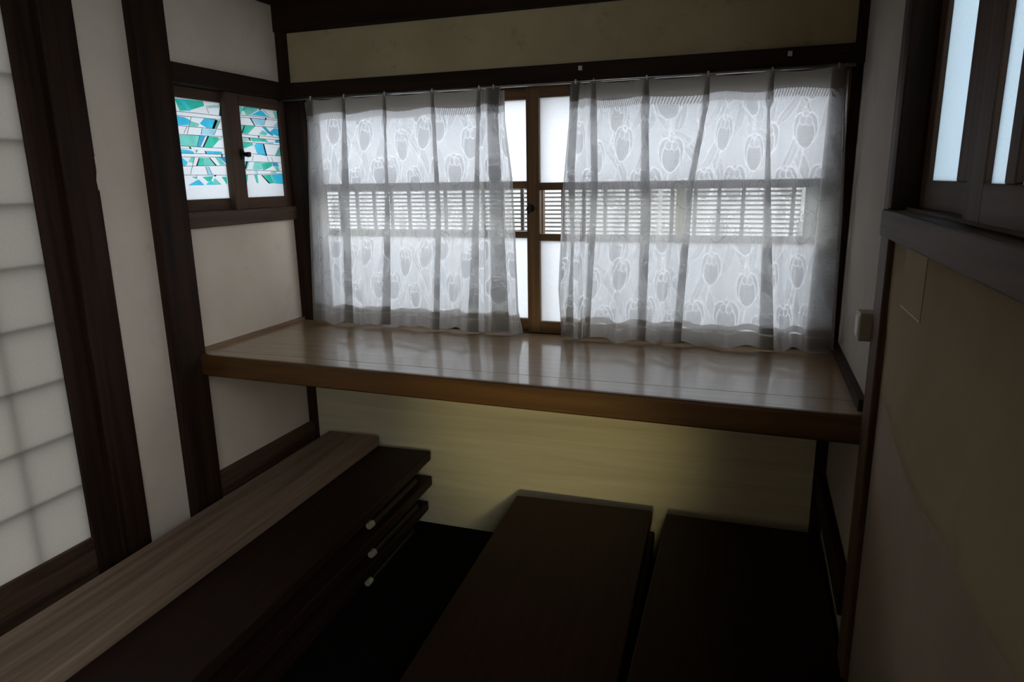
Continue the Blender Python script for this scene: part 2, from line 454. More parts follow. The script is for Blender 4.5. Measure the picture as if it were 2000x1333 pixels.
# coloured window in the left wall
GLASS_A_PIECES = [
 ('G', [(-0.4486,1.4208),(-0.4346,1.4209),(-0.4084,1.3923),(-0.4331,1.3896)]),
 ('C', [(-0.4343,1.421),(-0.4145,1.4216),(-0.3933,1.3953),(-0.3973,1.3917),(-0.408,1.3923)]),
 ('G', [(-0.4137,1.4217),(-0.343,1.4235),(-0.3393,1.4106),(-0.3916,1.3955)]),
 ('m', [(-0.3342,1.411),(-0.2748,1.4208),(-0.2774,1.4108),(-0.324,1.4062)]),
 ('T', [(-0.2736,1.4163),(-0.2695,1.4154),(-0.2732,1.3883),(-0.2827,1.3889)]),
 ('B', [(-0.4512,1.3749),(-0.4207,1.3735),(-0.3996,1.367),(-0.4088,1.3528),(-0.4528,1.3506)]),
 ('g', [(-0.3982,1.3652),(-0.3659,1.3593),(-0.3734,1.3512),(-0.4066,1.3504)]),
 ('B', [(-0.3443,1.3759),(-0.3027,1.3764),(-0.3173,1.3495),(-0.3367,1.3496),(-0.364,1.36)]),
 ('K', [(-0.3009,1.3758),(-0.2907,1.3746),(-0.308,1.3494),(-0.3169,1.3495)]),
 ('S', [(-0.2904,1.3744),(-0.2784,1.3742),(-0.2975,1.35),(-0.307,1.3495)]),
 ('b', [(-0.3571,1.3471),(-0.3028,1.3465),(-0.3128,1.3309),(-0.3652,1.3302)]),
 ('g', [(-0.4529,1.325),(-0.371,1.3273),(-0.3858,1.2962),(-0.4444,1.2959)]),
 ('D', [(-0.3693,1.3268),(-0.3477,1.3266),(-0.3716,1.2961),(-0.3848,1.295)]),
 ('K', [(-0.3384,1.3277),(-0.3334,1.3266),(-0.3586,1.2953),(-0.3637,1.2951)]),
 ('G', [(-0.3327,1.3267),(-0.2975,1.3258),(-0.2949,1.318),(-0.325,1.2952),(-0.3569,1.2953)]),
 ('m', [(-0.2971,1.3258),(-0.2781,1.3267),(-0.2895,1.3156),(-0.2945,1.318)]),
 ('K', [(-0.4158,1.2944),(-0.4107,1.2939),(-0.4073,1.2878),(-0.4132,1.2888)]),
 ('m', [(-0.4537,1.2899),(-0.4164,1.2906),(-0.4137,1.2878),(-0.4541,1.2874)]),
 ('B', [(-0.4547,1.2866),(-0.4147,1.285),(-0.3998,1.2804),(-0.4025,1.2746),(-0.455,1.2769)]),
 ('S', [(-0.3937,1.2857),(-0.3828,1.2873),(-0.3905,1.2781)]),
 ('T', [(-0.3571,1.2849),(-0.3527,1.2844),(-0.3494,1.2761),(-0.3547,1.2772)]),
 ('B', [(-0.3503,1.2851),(-0.2886,1.285),(-0.2859,1.2774),(-0.3477,1.2755)]),
 ('K', [(-0.2899,1.2763),(-0.285,1.277),(-0.2881,1.2697),(-0.2919,1.2703)]),
 ('B', [(-0.4545,1.2646),(-0.4471,1.2641),(-0.427,1.252),(-0.4355,1.2419),(-0.4557,1.2422)]),
 ('g', [(-0.4127,1.2655),(-0.3984,1.2678),(-0.4065,1.2498),(-0.4251,1.2533)]),
 ('K', [(-0.3829,1.2649),(-0.3805,1.265),(-0.3922,1.2424),(-0.3972,1.2423)]),
 ('G', [(-0.3802,1.265),(-0.3667,1.2647),(-0.3685,1.2426),(-0.3919,1.2424)]),
 ('g', [(-0.3664,1.2647),(-0.3437,1.2658),(-0.3219,1.2439),(-0.3681,1.2427)]),
 ('K', [(-0.3427,1.2662),(-0.339,1.2659),(-0.3143,1.2439),(-0.32,1.2439)]),
 ('g', [(-0.3181,1.2677),(-0.3009,1.2684),(-0.2775,1.2464),(-0.2986,1.2461)]),
 ('D', [(-0.3005,1.2684),(-0.2758,1.2693),(-0.2758,1.2518)]),
 ('b', [(-0.3615,1.2408),(-0.3505,1.2402),(-0.3376,1.2167),(-0.3543,1.2167)]),
 ('G', [(-0.4549,1.211),(-0.4497,1.2123),(-0.4541,1.2029)]),
 ('S', [(-0.4197,1.2116),(-0.4012,1.2122),(-0.3997,1.2051)]),
 ('G', [(-0.3771,1.2115),(-0.3343,1.2137),(-0.3436,1.2021),(-0.3591,1.1983)]),
 ('K', [(-0.3321,1.2153),(-0.3196,1.2167),(-0.327,1.212)]),
 ('B', [(-0.4357,1.1882),(-0.4001,1.2025),(-0.3928,1.2038),(-0.3736,1.188)]),
 ('C', [(-0.368,1.1885),(-0.3474,1.2022),(-0.3373,1.1968),(-0.3349,1.1881)]),
 ('g', [(-0.3357,1.2021),(-0.3286,1.208),(-0.3037,1.1891),(-0.3342,1.1881)]),
 ('G', [(-0.2992,1.2113),(-0.2789,1.2119),(-0.2797,1.1881)]),
]
GLASS_A_LEADS = [
 ((-0.4565,1.3877),(-0.2733,1.3876)),
 ((-0.451,1.3761),(-0.274,1.3771)),
 ((-0.4529,1.3497),(-0.2756,1.3487)),
 ((-0.4543,1.3262),(-0.2749,1.3285)),
 ((-0.4553,1.2955),(-0.2773,1.2946)),
 ((-0.456,1.2757),(-0.2752,1.277)),
 ((-0.4552,1.2654),(-0.2764,1.2693)),
 ((-0.4559,1.241),(-0.2764,1.2444)),
 ((-0.4565,1.2167),(-0.2778,1.2166)),
 ((-0.3957,1.3754),(-0.4179,1.3287)),
 ((-0.4155,1.3486),(-0.4295,1.3305)),
 ((-0.3587,1.3483),(-0.3652,1.3302)),
 ((-0.3018,1.3465),(-0.3136,1.3315)),
 ((-0.3708,1.3267),(-0.3857,1.295)),
 ((-0.332,1.4074),(-0.3245,1.3915)),
 ((-0.4003,1.2665),(-0.4239,1.2179)),
 ((-0.3624,1.2408),(-0.3552,1.2167)),
 ((-0.3496,1.2403),(-0.337,1.2167)),
 ((-0.3996,1.2167),(-0.4006,1.2102)),
]
GLASS_B_PIECES = [
 ('g', [(-0.2191,1.4186),(-0.2082,1.4189),(-0.2036,1.4092),(-0.2137,1.3963),(-0.2216,1.3957)]),
 ('G', [(-0.198,1.4184),(-0.1794,1.4207),(-0.1861,1.4147),(-0.1998,1.4068),(-0.2042,1.4118)]),
 ('g', [(-0.1786,1.4201),(-0.1286,1.4202),(-0.1373,1.4133),(-0.1719,1.3975),(-0.189,1.3962),(-0.1977,1.407)]),
 ('T', [(-0.128,1.42),(-0.1122,1.4195),(-0.1239,1.4151)]),
 ('B', [(-0.124,1.4144),(-0.1108,1.4141),(-0.0924,1.4015),(-0.0746,1.3986),(-0.1677,1.3972)]),
 ('m', [(-0.1113,1.4196),(-0.1013,1.4176),(-0.0739,1.4),(-0.0851,1.402)]),
 ('g', [(-0.0578,1.4184),(-0.045,1.418),(-0.0411,1.3967),(-0.0492,1.3976)]),
 ('G', [(-0.0415,1.418),(-0.0302,1.4177),(-0.0341,1.3958),(-0.0387,1.3966)]),
 ('K', [(-0.1744,1.3885),(-0.1691,1.3882),(-0.1511,1.3653),(-0.1572,1.3677)]),
 ('b', [(-0.1676,1.3883),(-0.1018,1.3916),(-0.1118,1.3699),(-0.1478,1.3697)]),
 ('K', [(-0.1004,1.3939),(-0.0936,1.3936),(-0.098,1.387),(-0.102,1.3874)]),
 ('b', [(-0.0416,1.3851),(-0.0329,1.3828),(-0.0339,1.3682),(-0.0651,1.3692)]),
 ('g', [(-0.2225,1.3636),(-0.2046,1.3647),(-0.2167,1.3437),(-0.2225,1.3434)]),
 ('K', [(-0.2038,1.3647),(-0.1994,1.365),(-0.2156,1.3404),(-0.2192,1.3409)]),
 ('G', [(-0.1987,1.3644),(-0.1522,1.3652),(-0.1914,1.3396),(-0.2148,1.3404)]),
 ('D', [(-0.1203,1.3658),(-0.1022,1.3662),(-0.0864,1.3537),(-0.0687,1.3446),(-0.0707,1.3395),(-0.0959,1.3482)]),
 ('B', [(-0.0588,1.3646),(-0.0355,1.3652),(-0.037,1.3389),(-0.0675,1.3454),(-0.0838,1.3524)]),
 ('g', [(-0.1197,1.3546),(-0.0969,1.3474),(-0.1062,1.3398),(-0.1393,1.3423)]),
 ('m', [(-0.2223,1.3279),(-0.1923,1.3293),(-0.1854,1.3193),(-0.2242,1.3156)]),
 ('K', [(-0.1913,1.33),(-0.1844,1.3297),(-0.1795,1.3203),(-0.1847,1.3207)]),
 ('G', [(-0.182,1.3291),(-0.1124,1.3289),(-0.0954,1.3204),(-0.1733,1.3184)]),
 ('K', [(-0.1442,1.3386),(-0.1399,1.3381),(-0.1378,1.3305),(-0.1421,1.331)]),
 ('D', [(-0.0571,1.3278),(-0.0378,1.3301),(-0.0386,1.3198),(-0.0631,1.3196)]),
 ('b', [(-0.1092,1.3195),(-0.0699,1.3207),(-0.0733,1.3141),(-0.1121,1.3154)]),
 ('G', [(-0.223,1.3136),(-0.176,1.3149),(-0.1696,1.3075),(-0.2212,1.2946),(-0.2245,1.2972)]),
 ('B', [(-0.1664,1.3076),(-0.1524,1.3138),(-0.1241,1.3135),(-0.1151,1.276),(-0.1551,1.2814)]),
 ('K', [(-0.1232,1.3135),(-0.1182,1.3123),(-0.1089,1.2762),(-0.1142,1.2761)]),
 ('S', [(-0.0451,1.3049),(-0.0355,1.3097),(-0.0377,1.2779),(-0.0693,1.2772)]),
 ('B', [(-0.2254,1.2581),(-0.2102,1.2577),(-0.2204,1.2348),(-0.2276,1.2368)]),
 ('K', [(-0.2093,1.257),(-0.2041,1.2564),(-0.2159,1.2341),(-0.2196,1.2348)]),
 ('g', [(-0.203,1.2565),(-0.1967,1.2566),(-0.2054,1.2412),(-0.213,1.2328),(-0.2151,1.2342)]),
 ('g', [(-0.1732,1.2556),(-0.1457,1.256),(-0.1379,1.2333),(-0.1799,1.233),(-0.1835,1.2372)]),
 ('G', [(-0.1427,1.2539),(-0.0865,1.2563),(-0.0882,1.2446),(-0.1221,1.2334),(-0.1338,1.2312)]),
 ('D', [(-0.0843,1.2556),(-0.0594,1.256),(-0.0534,1.2431),(-0.0836,1.2442)]),
 ('g', [(-0.0767,1.243),(-0.0578,1.2424),(-0.0513,1.2295),(-0.0669,1.2294)]),
 ('b', [(-0.1781,1.2302),(-0.1626,1.2317),(-0.1601,1.2189),(-0.1709,1.2204)]),
 ('m', [(-0.0977,1.2278),(-0.0695,1.2279),(-0.0706,1.2205),(-0.0965,1.2205)]),
 ('G', [(-0.2228,1.2168),(-0.209,1.2175),(-0.2171,1.1924),(-0.2286,1.1926)]),
 ('G', [(-0.1802,1.2168),(-0.1659,1.2175),(-0.1632,1.1912),(-0.1709,1.1912)]),
 ('K', [(-0.1471,1.2168),(-0.1405,1.2161),(-0.1062,1.1891),(-0.1137,1.1899)]),
 ('G', [(-0.1394,1.2161),(-0.1032,1.2175),(-0.092,1.1904),(-0.1053,1.1891)]),
 ('g', [(-0.1022,1.2175),(-0.0946,1.2176),(-0.0734,1.1887),(-0.0911,1.1904)]),
 ('B', [(-0.0934,1.2176),(-0.0375,1.2198),(-0.0411,1.1869),(-0.0724,1.1887)]),
]
GLASS_B_LEADS = [
 ((-0.2213,1.3938),(-0.0305,1.396)),
 ((-0.2212,1.3878),(-0.0312,1.3909)),
 ((-0.2237,1.3648),(-0.0335,1.3675)),
 ((-0.2238,1.3379),(-0.0369,1.336)),
 ((-0.2241,1.3295),(-0.0345,1.3281)),
 ((-0.2243,1.3149),(-0.0366,1.3133)),
 ((-0.2107,1.2818),(-0.0371,1.2771)),
 ((-0.2269,1.2574),(-0.039,1.256)),
 ((-0.2278,1.232),(-0.0407,1.228)),
 ((-0.229,1.2172),(-0.0394,1.2203)),
 ((-0.1026,1.3867),(-0.1095,1.3707)),
 ((-0.1754,1.2765),(-0.1834,1.2596)),
 ((-0.1104,1.2739),(-0.1038,1.2567)),
 ((-0.0887,1.2729),(-0.0829,1.2571)),
]
win2 = setp(empty('window_2', (-0.02, -0.25, 1.114)), kind=S)
def sash_yz(win, name, x, th, y0, y1, z0, z1, stl, str_, top, bottom, woods, pane_mat, bars=()):
    s = empty(name, (x, (y0 + y1) / 2, z0), 0, win)
    def bx(nm, c, d, e, f, mat, a=None, b=None, bev=0.002):
        a = x - th / 2 if a is None else a; b = x + th / 2 if b is None else b
        return box(nm, a - x, b - x, c - s.location.y, d - s.location.y, e - z0, f - z0, mat, s, bev)
    bx('stile', y0, y0 + stl, z0, z1, M[woods + '_z'])
    bx('stile', y1 - str_, y1, z0, z1, M[woods + '_z'])
    bx('top_rail', y0 + stl, y1 - str_, z1 - top, z1, M[woods + '_y'])
    bx('bottom_rail', y0 + stl, y1 - str_, z0, z0 + bottom, M[woods + '_y'])
    for a, b in bars: bx('glazing_bar', a, b, z0 + bottom, z1 - top, M[woods + '_z'])
    bx('pane', y0 + stl - 0.003, y1 - str_ + 0.003, z0 + bottom - 0.003, z1 - top + 0.003, pane_mat, x - 0.0035, x - 0.0015, 0)
    return s
def stained(s, x, pieces, leads):
    bnd = s.location
    for i, (c, pts) in enumerate(pieces):
        p = [(a - bnd.y, b - bnd.z) for a, b in pts]
        prism('glass_piece', p, 0.0005, 0.0018, 'x', M['tint_' + c], s)
    for (a, b) in leads:
        a = Vector((0, *a)) - Vector((0, bnd.y, bnd.z)); b = Vector((0, *b)) - Vector((0, bnd.y, bnd.z))
        d = (b - a).normalized(); nrm = Vector((0, -d.z, d.y)) * 0.00065
        prism('lead_line', [((a + nrm).y, (a + nrm).z), ((b + nrm).y, (b + nrm).z), ((b - nrm).y, (b - nrm).z), ((a - nrm).y, (a - nrm).z)],
              0.0019, 0.0024, 'x', M['lead'], s)
s1 = sash_yz(win2, 'sash', -0.032, 0.02, -0.500, -0.232, 1.114, 1.455, 0.042, 0.040, 0.030, 0.034, 'mid', M['frost_white'])
stained(s1, -0.03, GLASS_A_PIECES, GLASS_A_LEADS)
s2 = sash_yz(win2, 'sash', -0.010, 0.02, -0.284, -0.002, 1.114, 1.455, 0.057, 0.034, 0.034, 0.034, 'mid', M['frost_white'])
stained(s2, -0.008, GLASS_B_PIECES, GLASS_B_LEADS)
bm = bmesh.new()
bm_cyl(bm, (0.0, -0.238, 1.278), (0.006, -0.238, 1.278), 0.010, 0.010, 18)
bm_cyl(bm, (0.006, -0.238, 1.278), (0.022, -0.234, 1.276), 0.005, 0.008, 14)
bm_box(bm, 0.019, 0.026, -0.242, -0.226, 1.270, 1.284, 0.002)
bm_box(bm, 0.0, 0.004, -0.245, -0.231, 1.262, 1.294, 0.001)
for v in bm.verts: v.co -= s2.location
lk = finish(bm, 'screw_lock', M['iron'], s2); lk['label'] = 'small black screw lock'
for s in (s1, s2): rel(win2, s)

# right window, running past the edge of the picture
win3 = setp(empty('window_3', (W + 0.03, -1.5, 1.13)), kind=S)
s1 = sash_yz(win3, 'sash', W + 0.032, 0.022, -1.09, -0.706, 1.134, 1.95, 0.045, 0.042, 0.04, 0.044, 'mid', M['frost_blue'], [(-0.985, -0.918)])
s2 = sash_yz(win3, 'sash', W + 0.008, 0.022, -1.47, -1.068, 1.134, 1.95, 0.05, 0.066, 0.04, 0.044, 'mid', M['frost_blue'],
             [(-1.232, -1.201)])
s3 = sash_yz(win3, 'sash', W + 0.032, 0.022, -2.38, -1.44, 1.134, 1.95, 0.045, 0.045, 0.04, 0.044, 'mid', M['clear'])  # unseen sash, added with clear glass to brighten the left wall
for s in (s1, s2, s3): rel(win3, s)

# sliding paper door in the left wall
door = setp(empty('door_1', (-0.02, -1.75, 0.06)), kind=S)
DX = (-0.045, -0.012)
def dbox(nm, y0, y1, z0, z1, mat, x0=DX[0], x1=DX[1], bev=0.002):
    l = door.location
    return box(nm, x0 - l.x, x1 - l.x, y0 - l.y, y1 - l.y, z0 - l.z, z1 - l.z, mat, door, bev)
dbox('stile', -0.903, -0.845, 0.06, 1.95, M['dark_z'])
dbox('stile', -2.70, -2.64, 0.06, 1.95, M['dark_z'])
dbox('bottom_rail', -2.64, -0.903, 0.06, 0.343, M['mid_y'])
dbox('top_rail', -2.64, -0.903, 1.90, 1.95, M['dark_y'])
dbox('paper', -2.642, -0.901, 0.340, 1.902, M['paper'], -0.0215, -0.0205, 0)
z = 0.484
while z < 1.9:
    dbox('lattice_bar', -2.64, -0.903, z - 0.0019, z + 0.0019, M['trim_pale'], -0.038, -0.0262, 0); z += 0.1345
y = -1.032
while y > -2.6:
    dbox('lattice_bar', y - 0.0019, y + 0.0019, 0.343, 1.90, M['trim_pale'], -0.038, -0.0262, 0); y -= 0.128

# ------------------------------------------------------------------ outside the window
gr = setp(empty('window_grille', (0.88, 0.11, 0.70)), 'grey upright bars of the grille outside the curtained window', 'window grille')
gl = gr.location
x = 0.105
while x < 1.69:
    box('bar', x - gl.x - 0.0055, x - gl.x + 0.0055, 0.118 - gl.y, 0.126 - gl.y, 0.0, 0.76, M['bar'], gr); x += 0.0675
for z in (0.0, 0.745):
    box('cross_rail', -0.82, 0.82, 0.126 - gl.y, 0.134 - gl.y, z, z + 0.015, M['bar'], gr)
lv = setp(empty('louvre_screen', (0.8, 0.95, -0.45)), 'white horizontal louvre screen seen through the clear middle panes', 'louvre screen')
ll = lv.location
for a, b in ((-0.62, 0.83), (0.30, 0.985), (1.12, 1.66)):
    box('upright', a - ll.x - 0.012, a - ll.x, -0.012, 0.012, 0.0, 1.76, M['slat'], lv)
box('upright', 1.66 - ll.x, 1.672 - ll.x, -0.012, 0.012, 0.0, 1.76, M['slat'], lv)
z = 0.86
while z < 1.26:
    prism('slat', [(-0.010, z + 0.45), (0.004, z + 0.4590), (0.0045, z + 0.4575), (-0.0095, z + 0.4485)], -0.62 - ll.x, 1.66 - ll.x, 'x', M['slat'], lv)
    z += 0.0182
bk = box('outdoor_fence', -0.75, 1.70, 1.25, 1.265, -0.45, 1.24, M['grey_post'], bevel=0.002)
setp(bk, 'grey fence panel outside, right behind the white louvres', 'fence')
p = box('outdoor_post', 1.245, 1.275, 0.30, 0.33, -0.45, 1.9, M['cream_post'], bevel=0.003)
setp(p, 'cream painted post outside behind the right curtain', 'post')
p = box('outdoor_board', 1.68, 2.4, 1.02, 1.04, -0.45, 1.30, M['grey_post'], bevel=0.003)
setp(p, 'grey upright board outside at the right end of the louvres', 'board')

# ------------------------------------------------------------------ counter
ct = setp(empty('window_counter', (W / 2, -0.27, 0.655)), 'varnished brown wooden counter shelf with amber front edge below the window', 'counter')
cl0 = ct.location
def cp(nm, pts, z0, z1, mat):
    return prism(nm, [(a - cl0.x, b - cl0.y) for a, b in pts], z0 - cl0.z, z1 - cl0.z, 'z', mat, ct)
cp('top_board', [(0.0, -0.0), (W, -0.0), (W, -0.4735), (0.03, -0.4735), (0.03, -0.5), (0.0, -0.5)][:3] + [(0.0, -0.4735)], 0.690, 0.720, M['counter'])
cp('front_strip', [(0.0, -0.4755), (W - 0.002, -0.4755), (W - 0.002, -0.566), (0.03, -0.517), (0.03, -0.506), (0.0, -0.506)], 0.690, 0.7198, M['counter'])
def fascia():
    bm = bmesh.new()
    y = lambda x: -0.5155 - (x - 0.0) * 0.0285
    n = 40; xs = np.linspace(-0.004, W + 0.006, n)
    prof = [(0.0, 0.7195), (-0.010, 0.7195), (-0.0135, 0.717), (-0.015, 0.713), (-0.015, 0.664), (-0.012, 0.660), (0.0, 0.660)]
    rows = []
    for x in xs:
        rows.append([bm.verts.new((x - cl0.x, y(x) + d - cl0.y, z - cl0.z)) for d, z in prof])
    k = len(prof)
    for a, b in zip(rows, rows[1:]):
        for i in range(k): bm.faces.new((a[i], b[i], b[(i + 1) % k], a[(i + 1) % k]))
    bm.faces.new(rows[0]); bm.faces.new(rows[-1][::-1])
    o = finish(bm, 'front_edge', M['fascia'], ct); o['label'] = 'amber brown wooden front edge'
fascia()

# ------------------------------------------------------------------ curtain rail
cr = setp(empty('curtain_rail', (0.86, -0.045, 1.452)), 'thin steel curtain rail under the dark window lintel', 'curtain rail')
bm = bmesh.new(); bm_cyl(bm, (-0.855, 0, 0), (0.842, 0, 0), 0.0048, None, 12)
finish(bm, 'rod', M['steel'], cr, smooth=True)
for x in (1.005, 1.549):
    X = x - 0.86
    bm = bmesh.new()
    bm_box(bm, X - 0.0055, X + 0.0055, 0.009, 0.0155, 0.031, 0.043, 0.001)
    b = finish(bm, 'bracket', M['white_plastic'] if x > 0.9 else M['steel'], cr)
    if x > 0.9: b['label'] = 'small white bracket'

# ------------------------------------------------------------------ lace curtains
def lace_value(u, v):
    """opacity of the lace at cloth position u, v (metres): tulips and leaves drawn by denser weave with open outlines"""
    rnd = np.random.RandomState(11)
    TU, TV = 0.30, 0.36
    val = np.full(u.shape, 0.675)
    val += 0.03 * np.sin(v * 900.0) * np.sin(u * 130.0)
    items = []
    for i in range(20):
        items.append(('leaf', rnd.rand() * TU, rnd.rand() * TV, rnd.uniform(-0.75, 0.75), rnd.uniform(0.050, 0.075), rnd.uniform(0.010, 0.016)))
    grid = [(0.03, 0.05), (0.13, 0.02), (0.23, 0.07), (0.08, 0.16), (0.19, 0.17), (0.28, 0.19), (0.03, 0.28), (0.14, 0.28), (0.23, 0.30)]
    for gx, gy in grid:
        items.append(('tulip', gx + rnd.uniform(-.015, .015), gy + rnd.uniform(-.02, .02), rnd.uniform(-0.35, 0.35), rnd.uniform(0.026, 0.034), rnd.uniform(0.036, 0.046)))
    def ell(x, y, cx, cy, a, b):
        k = np.sqrt(((x - cx) / a) ** 2 + ((y - cy) / b) ** 2)
        return (k - 1) * min(a, b)
    def paint(d, inside, out):
        ins = d < 0
        val[ins] = inside + 0.02 * np.sin(v[ins] * 700.0)
        e = np.abs(d) < 0.0018
        k = np.clip(1 - np.abs(d[e]) / 0.0018, 0, 1)
        val[e] = val[e] * (1 - k) + out * k
    for it in items:
        uu = np.mod(u - it[1] + TU / 2, TU) - TU / 2
        vv = np.mod(v - it[2] + TV / 2, TV) - TV / 2
        c, s = math.cos(it[3]), math.sin(it[3])
        x = uu * c + vv * s; y = -uu * s + vv * c
        if it[0] == 'leaf':
            L, B = it[4], it[5]
            k = np.clip(1 - (y / L) ** 2, 0, None) * B * (1 + 0.3 * y / L)
            d = np.abs(x + 0.012 * (y / L) ** 2) - k
            d = np.where(np.abs(y) > L, 0.05, d)
            paint(d, 0.755, 0.47)
            e = (np.abs(x + 0.012 * (y / L) ** 2) < 0.0009) & (np.abs(y) < L * 0.9)
            val[e] = 0.60
        else:
            a, b = it[4], it[5]
            paint(ell(x, y, 0.0, 0.35 * b, a * 0.82, b * 0.78), 0.77, 0.45)
            paint(ell(x, y, -a * 0.45, 0.18 * b, a * 0.62, b * 0.86), 0.79, 0.40)
            paint(ell(x, y, a * 0.45, 0.18 * b, a * 0.62, b * 0.86), 0.79, 0.40)
            paint(ell(x, y, 0.0, -0.12 * b, a * 0.80, b * 0.86), 0.815, 0.39)
            paint(ell(x, y, -a * 0.22, 0.62 * b, a * 0.30, b * 0.26), 0.79, 0.48)
            paint(ell(x, y, a * 0.28, 0.58 * b, a * 0.28, b * 0.26), 0.78, 0.48)
            st = (np.abs(x - 0.2 * y - 0.005) < 0.002) & (y < -b * 0.95) & (y > -b * 2.2)
            val[st] = 0.52
    return val

def interp(t, table):
    ts = [a for a, _ in table]; vs = [b for _, b in table]
    return np.interp(t, ts, vs)

def curtain(name, label, left, right, pleats, ybase, seed, nz=480, ztop=1.449, hem_z=0.7285):
    """left/right: tables (t, x) of the side edges; pleats: (table of x, table of half width); t runs 0 top to 1 hem"""
    T = np.linspace(0, 1, nz)
    rnd = np.random.RandomState(seed)
    ph = rnd.rand(len(pleats) + 2, 6) * 6.28
    DX = 0.0013
    mid = 0.5
    xs_mid = [interp(mid, left)] + [interp(mid, p[0]) for p in pleats] + [interp(mid, right)]
    # columns: list of (segment kind, index, fraction)
    cols = []
    n_seg = len(pleats) + 1
    for g in range(n_seg):
        n = max(12, int((xs_mid[g + 1] - xs_mid[g]) / DX))
        for k in range(n): cols.append((0, g, k / n))
        if g < n_seg - 1:
            for k in range(42): cols.append((1, g, k / 42))
    cols.append((0, n_seg - 1, 1.0))
    nc = len(cols)
    X = np.zeros((nz, nc)); Y = np.zeros((nz, nc)); U = np.zeros(nc)
    Lx = interp(T, left); Rx = interp(T, right)
    PX = [interp(T, p[0]) for p in pleats]; PW = [interp(T, p[1]) for p in pleats]
    d = 0.005
    u = 0.0
    amp = np.clip((T - 0.05) / 0.5, 0, 1)
    prev = None
    for j, (kind, g, f) in enumerate(cols):
        if kind == 0:
            a = Lx if g == 0 else PX[g - 1] + PW[g - 1]
            b = Rx if g == n_seg - 1 else PX[g] - PW[g]
            y0 = -d if g == 0 else d
            y1 = d if g == n_seg - 1 else -d
            e = 0.5 - 0.5 * math.cos(math.pi * f)
            wave = (0.010 * math.sin(2 * math.pi * f + ph[g, 0]) * math.sin(math.pi * f) + 0.006 * math.sin(4 * math.pi * f + ph[g, 1]) * math.sin(math.pi * f))
            X[:, j] = a + (b - a) * f
            Y[:, j] = y0 + (y1 - y0) * e + wave * amp - 0.012 * math.sin(math.pi * f) * np.exp(-T * 9)
        else:
            p, w = PX[g], PW[g]
            q = f * 3; layer = int(q); r = q - layer
            c = -math.cos(math.pi * r)
            X[:, j] = p + w * (c if layer != 1 else -c)
            Y[:, j] = -d + 2 * d * f
        cur = X[nz // 2, j]
        if prev is not None: u += abs(cur - prev) * 1.0 + 0.0002
        prev = cur; U[j] = u
    Y += interp(T, ybase)[:, None]
    Xn = (X - X.min()) / (X.max() - X.min())
    # top sags between the hooks, hem is uneven
    sag = np.zeros(nc)
    for j, (kind, g, f) in enumerate(cols):
        if kind == 0: sag[j] = 0.007 * math.sin(math.pi * f) + (0.010 * (1 - f) if g == 0 else 0) + (0.006 * f if g == n_seg - 1 else 0)
    hem = hem_z + 0.004 * np.sin(U * 31 + seed) + 0.003 * np.sin(U * 67 + 2 * seed)
    Z = ztop - sag[None, :] + (hem[None, :] - ztop + sag[None, :]) * T[:, None]
    V = ztop - Z
    UU = np.broadcast_to(U[None, :], Z.shape)
    val = lace_value((UU + seed * 0.071).ravel().copy(), (Z + seed * 0.05).ravel().copy()).reshape(Z.shape)
    hd = 0.068 + 0.004 * np.sin(UU * 23 + seed)
    band = V < hd
    val[band] = 0.97
    tape = band & (V > hd - 0.020)
    val[tape] = 0.82 + 0.14 * np.sin(UU[tape] * 900 + V[tape] * 300) + 0.05 * np.sin(UU[tape] * 2300)
    hm = (Z - hem[None, :]) < 0.060
    val[hm] = 0.905
    seam = np.abs((Z - hem[None, :]) - 0.040) < 0.0018
    val[seam] = 0.60 + 0.2 * np.sin(UU[seam] * 130) * np.sin(UU[seam] * 47)
    edge = np.zeros(nc, bool); edge[:8] = True; edge[-8:] = True
    val[:, edge] = np.maximum(val[:, edge], 0.85)
    me = bpy.data.meshes.new(name)
    nv = nz * nc
    co = np.stack([X, Y, Z], -1).reshape(-1, 3)
    loc = np.array([co[:, 0].mean(), co[:, 1].mean(), hem_z])
    idx = np.arange(nv).reshape(nz, nc)
    quads = np.stack([idx[:-1, :-1], idx[1:, :-1], idx[1:, 1:], idx[:-1, 1:]], -1).reshape(-1, 4)
    nq = len(quads)
    me.vertices.add(nv); me.vertices.foreach_set('co', (co - loc).astype(np.float32).ravel())
    me.loops.add(nq * 4); me.loops.foreach_set('vertex_index', quads.astype(np.int32).ravel())
    me.polygons.add(nq)
    me.polygons.foreach_set('loop_start', np.arange(0, nq * 4, 4, dtype=np.int32))
    me.polygons.foreach_set('loop_total', np.full(nq, 4, dtype=np.int32))
    me.update(calc_edges=True)
    me.polygons.foreach_set('use_smooth', np.ones(nq, bool))
    at = me.attributes.new('lace', 'FLOAT', 'POINT'); at.data.foreach_set('value', val.astype(np.float32).ravel())
    uv = np.zeros((nv, 3), np.float32); uv[:, 0] = UU.ravel(); uv[:, 1] = Z.ravel()
    at = me.attributes.new('cloth_uv', 'FLOAT_VECTOR', 'POINT'); at.data.foreach_set('vector', uv.ravel())
    me.validate()
    root = setp(empty(name, loc), label, 'curtain', 'pleated lace tulip curtains')
    link('cloth', me, M['lace'], root)
    for p in pleats:
        x = float(interp(0.0, p[0]))
        bm = bmesh.new()
        bm_box(bm, x - 0.0025 - loc[0], x + 0.0025 - loc[0], -0.0505 - loc[1], -0.0395 - loc[1], ztop - 0.006 - loc[2], ztop + 0.009 - loc[2], 0.001)
        finish(bm, 'hook', M['white_plastic'], root)
    return root

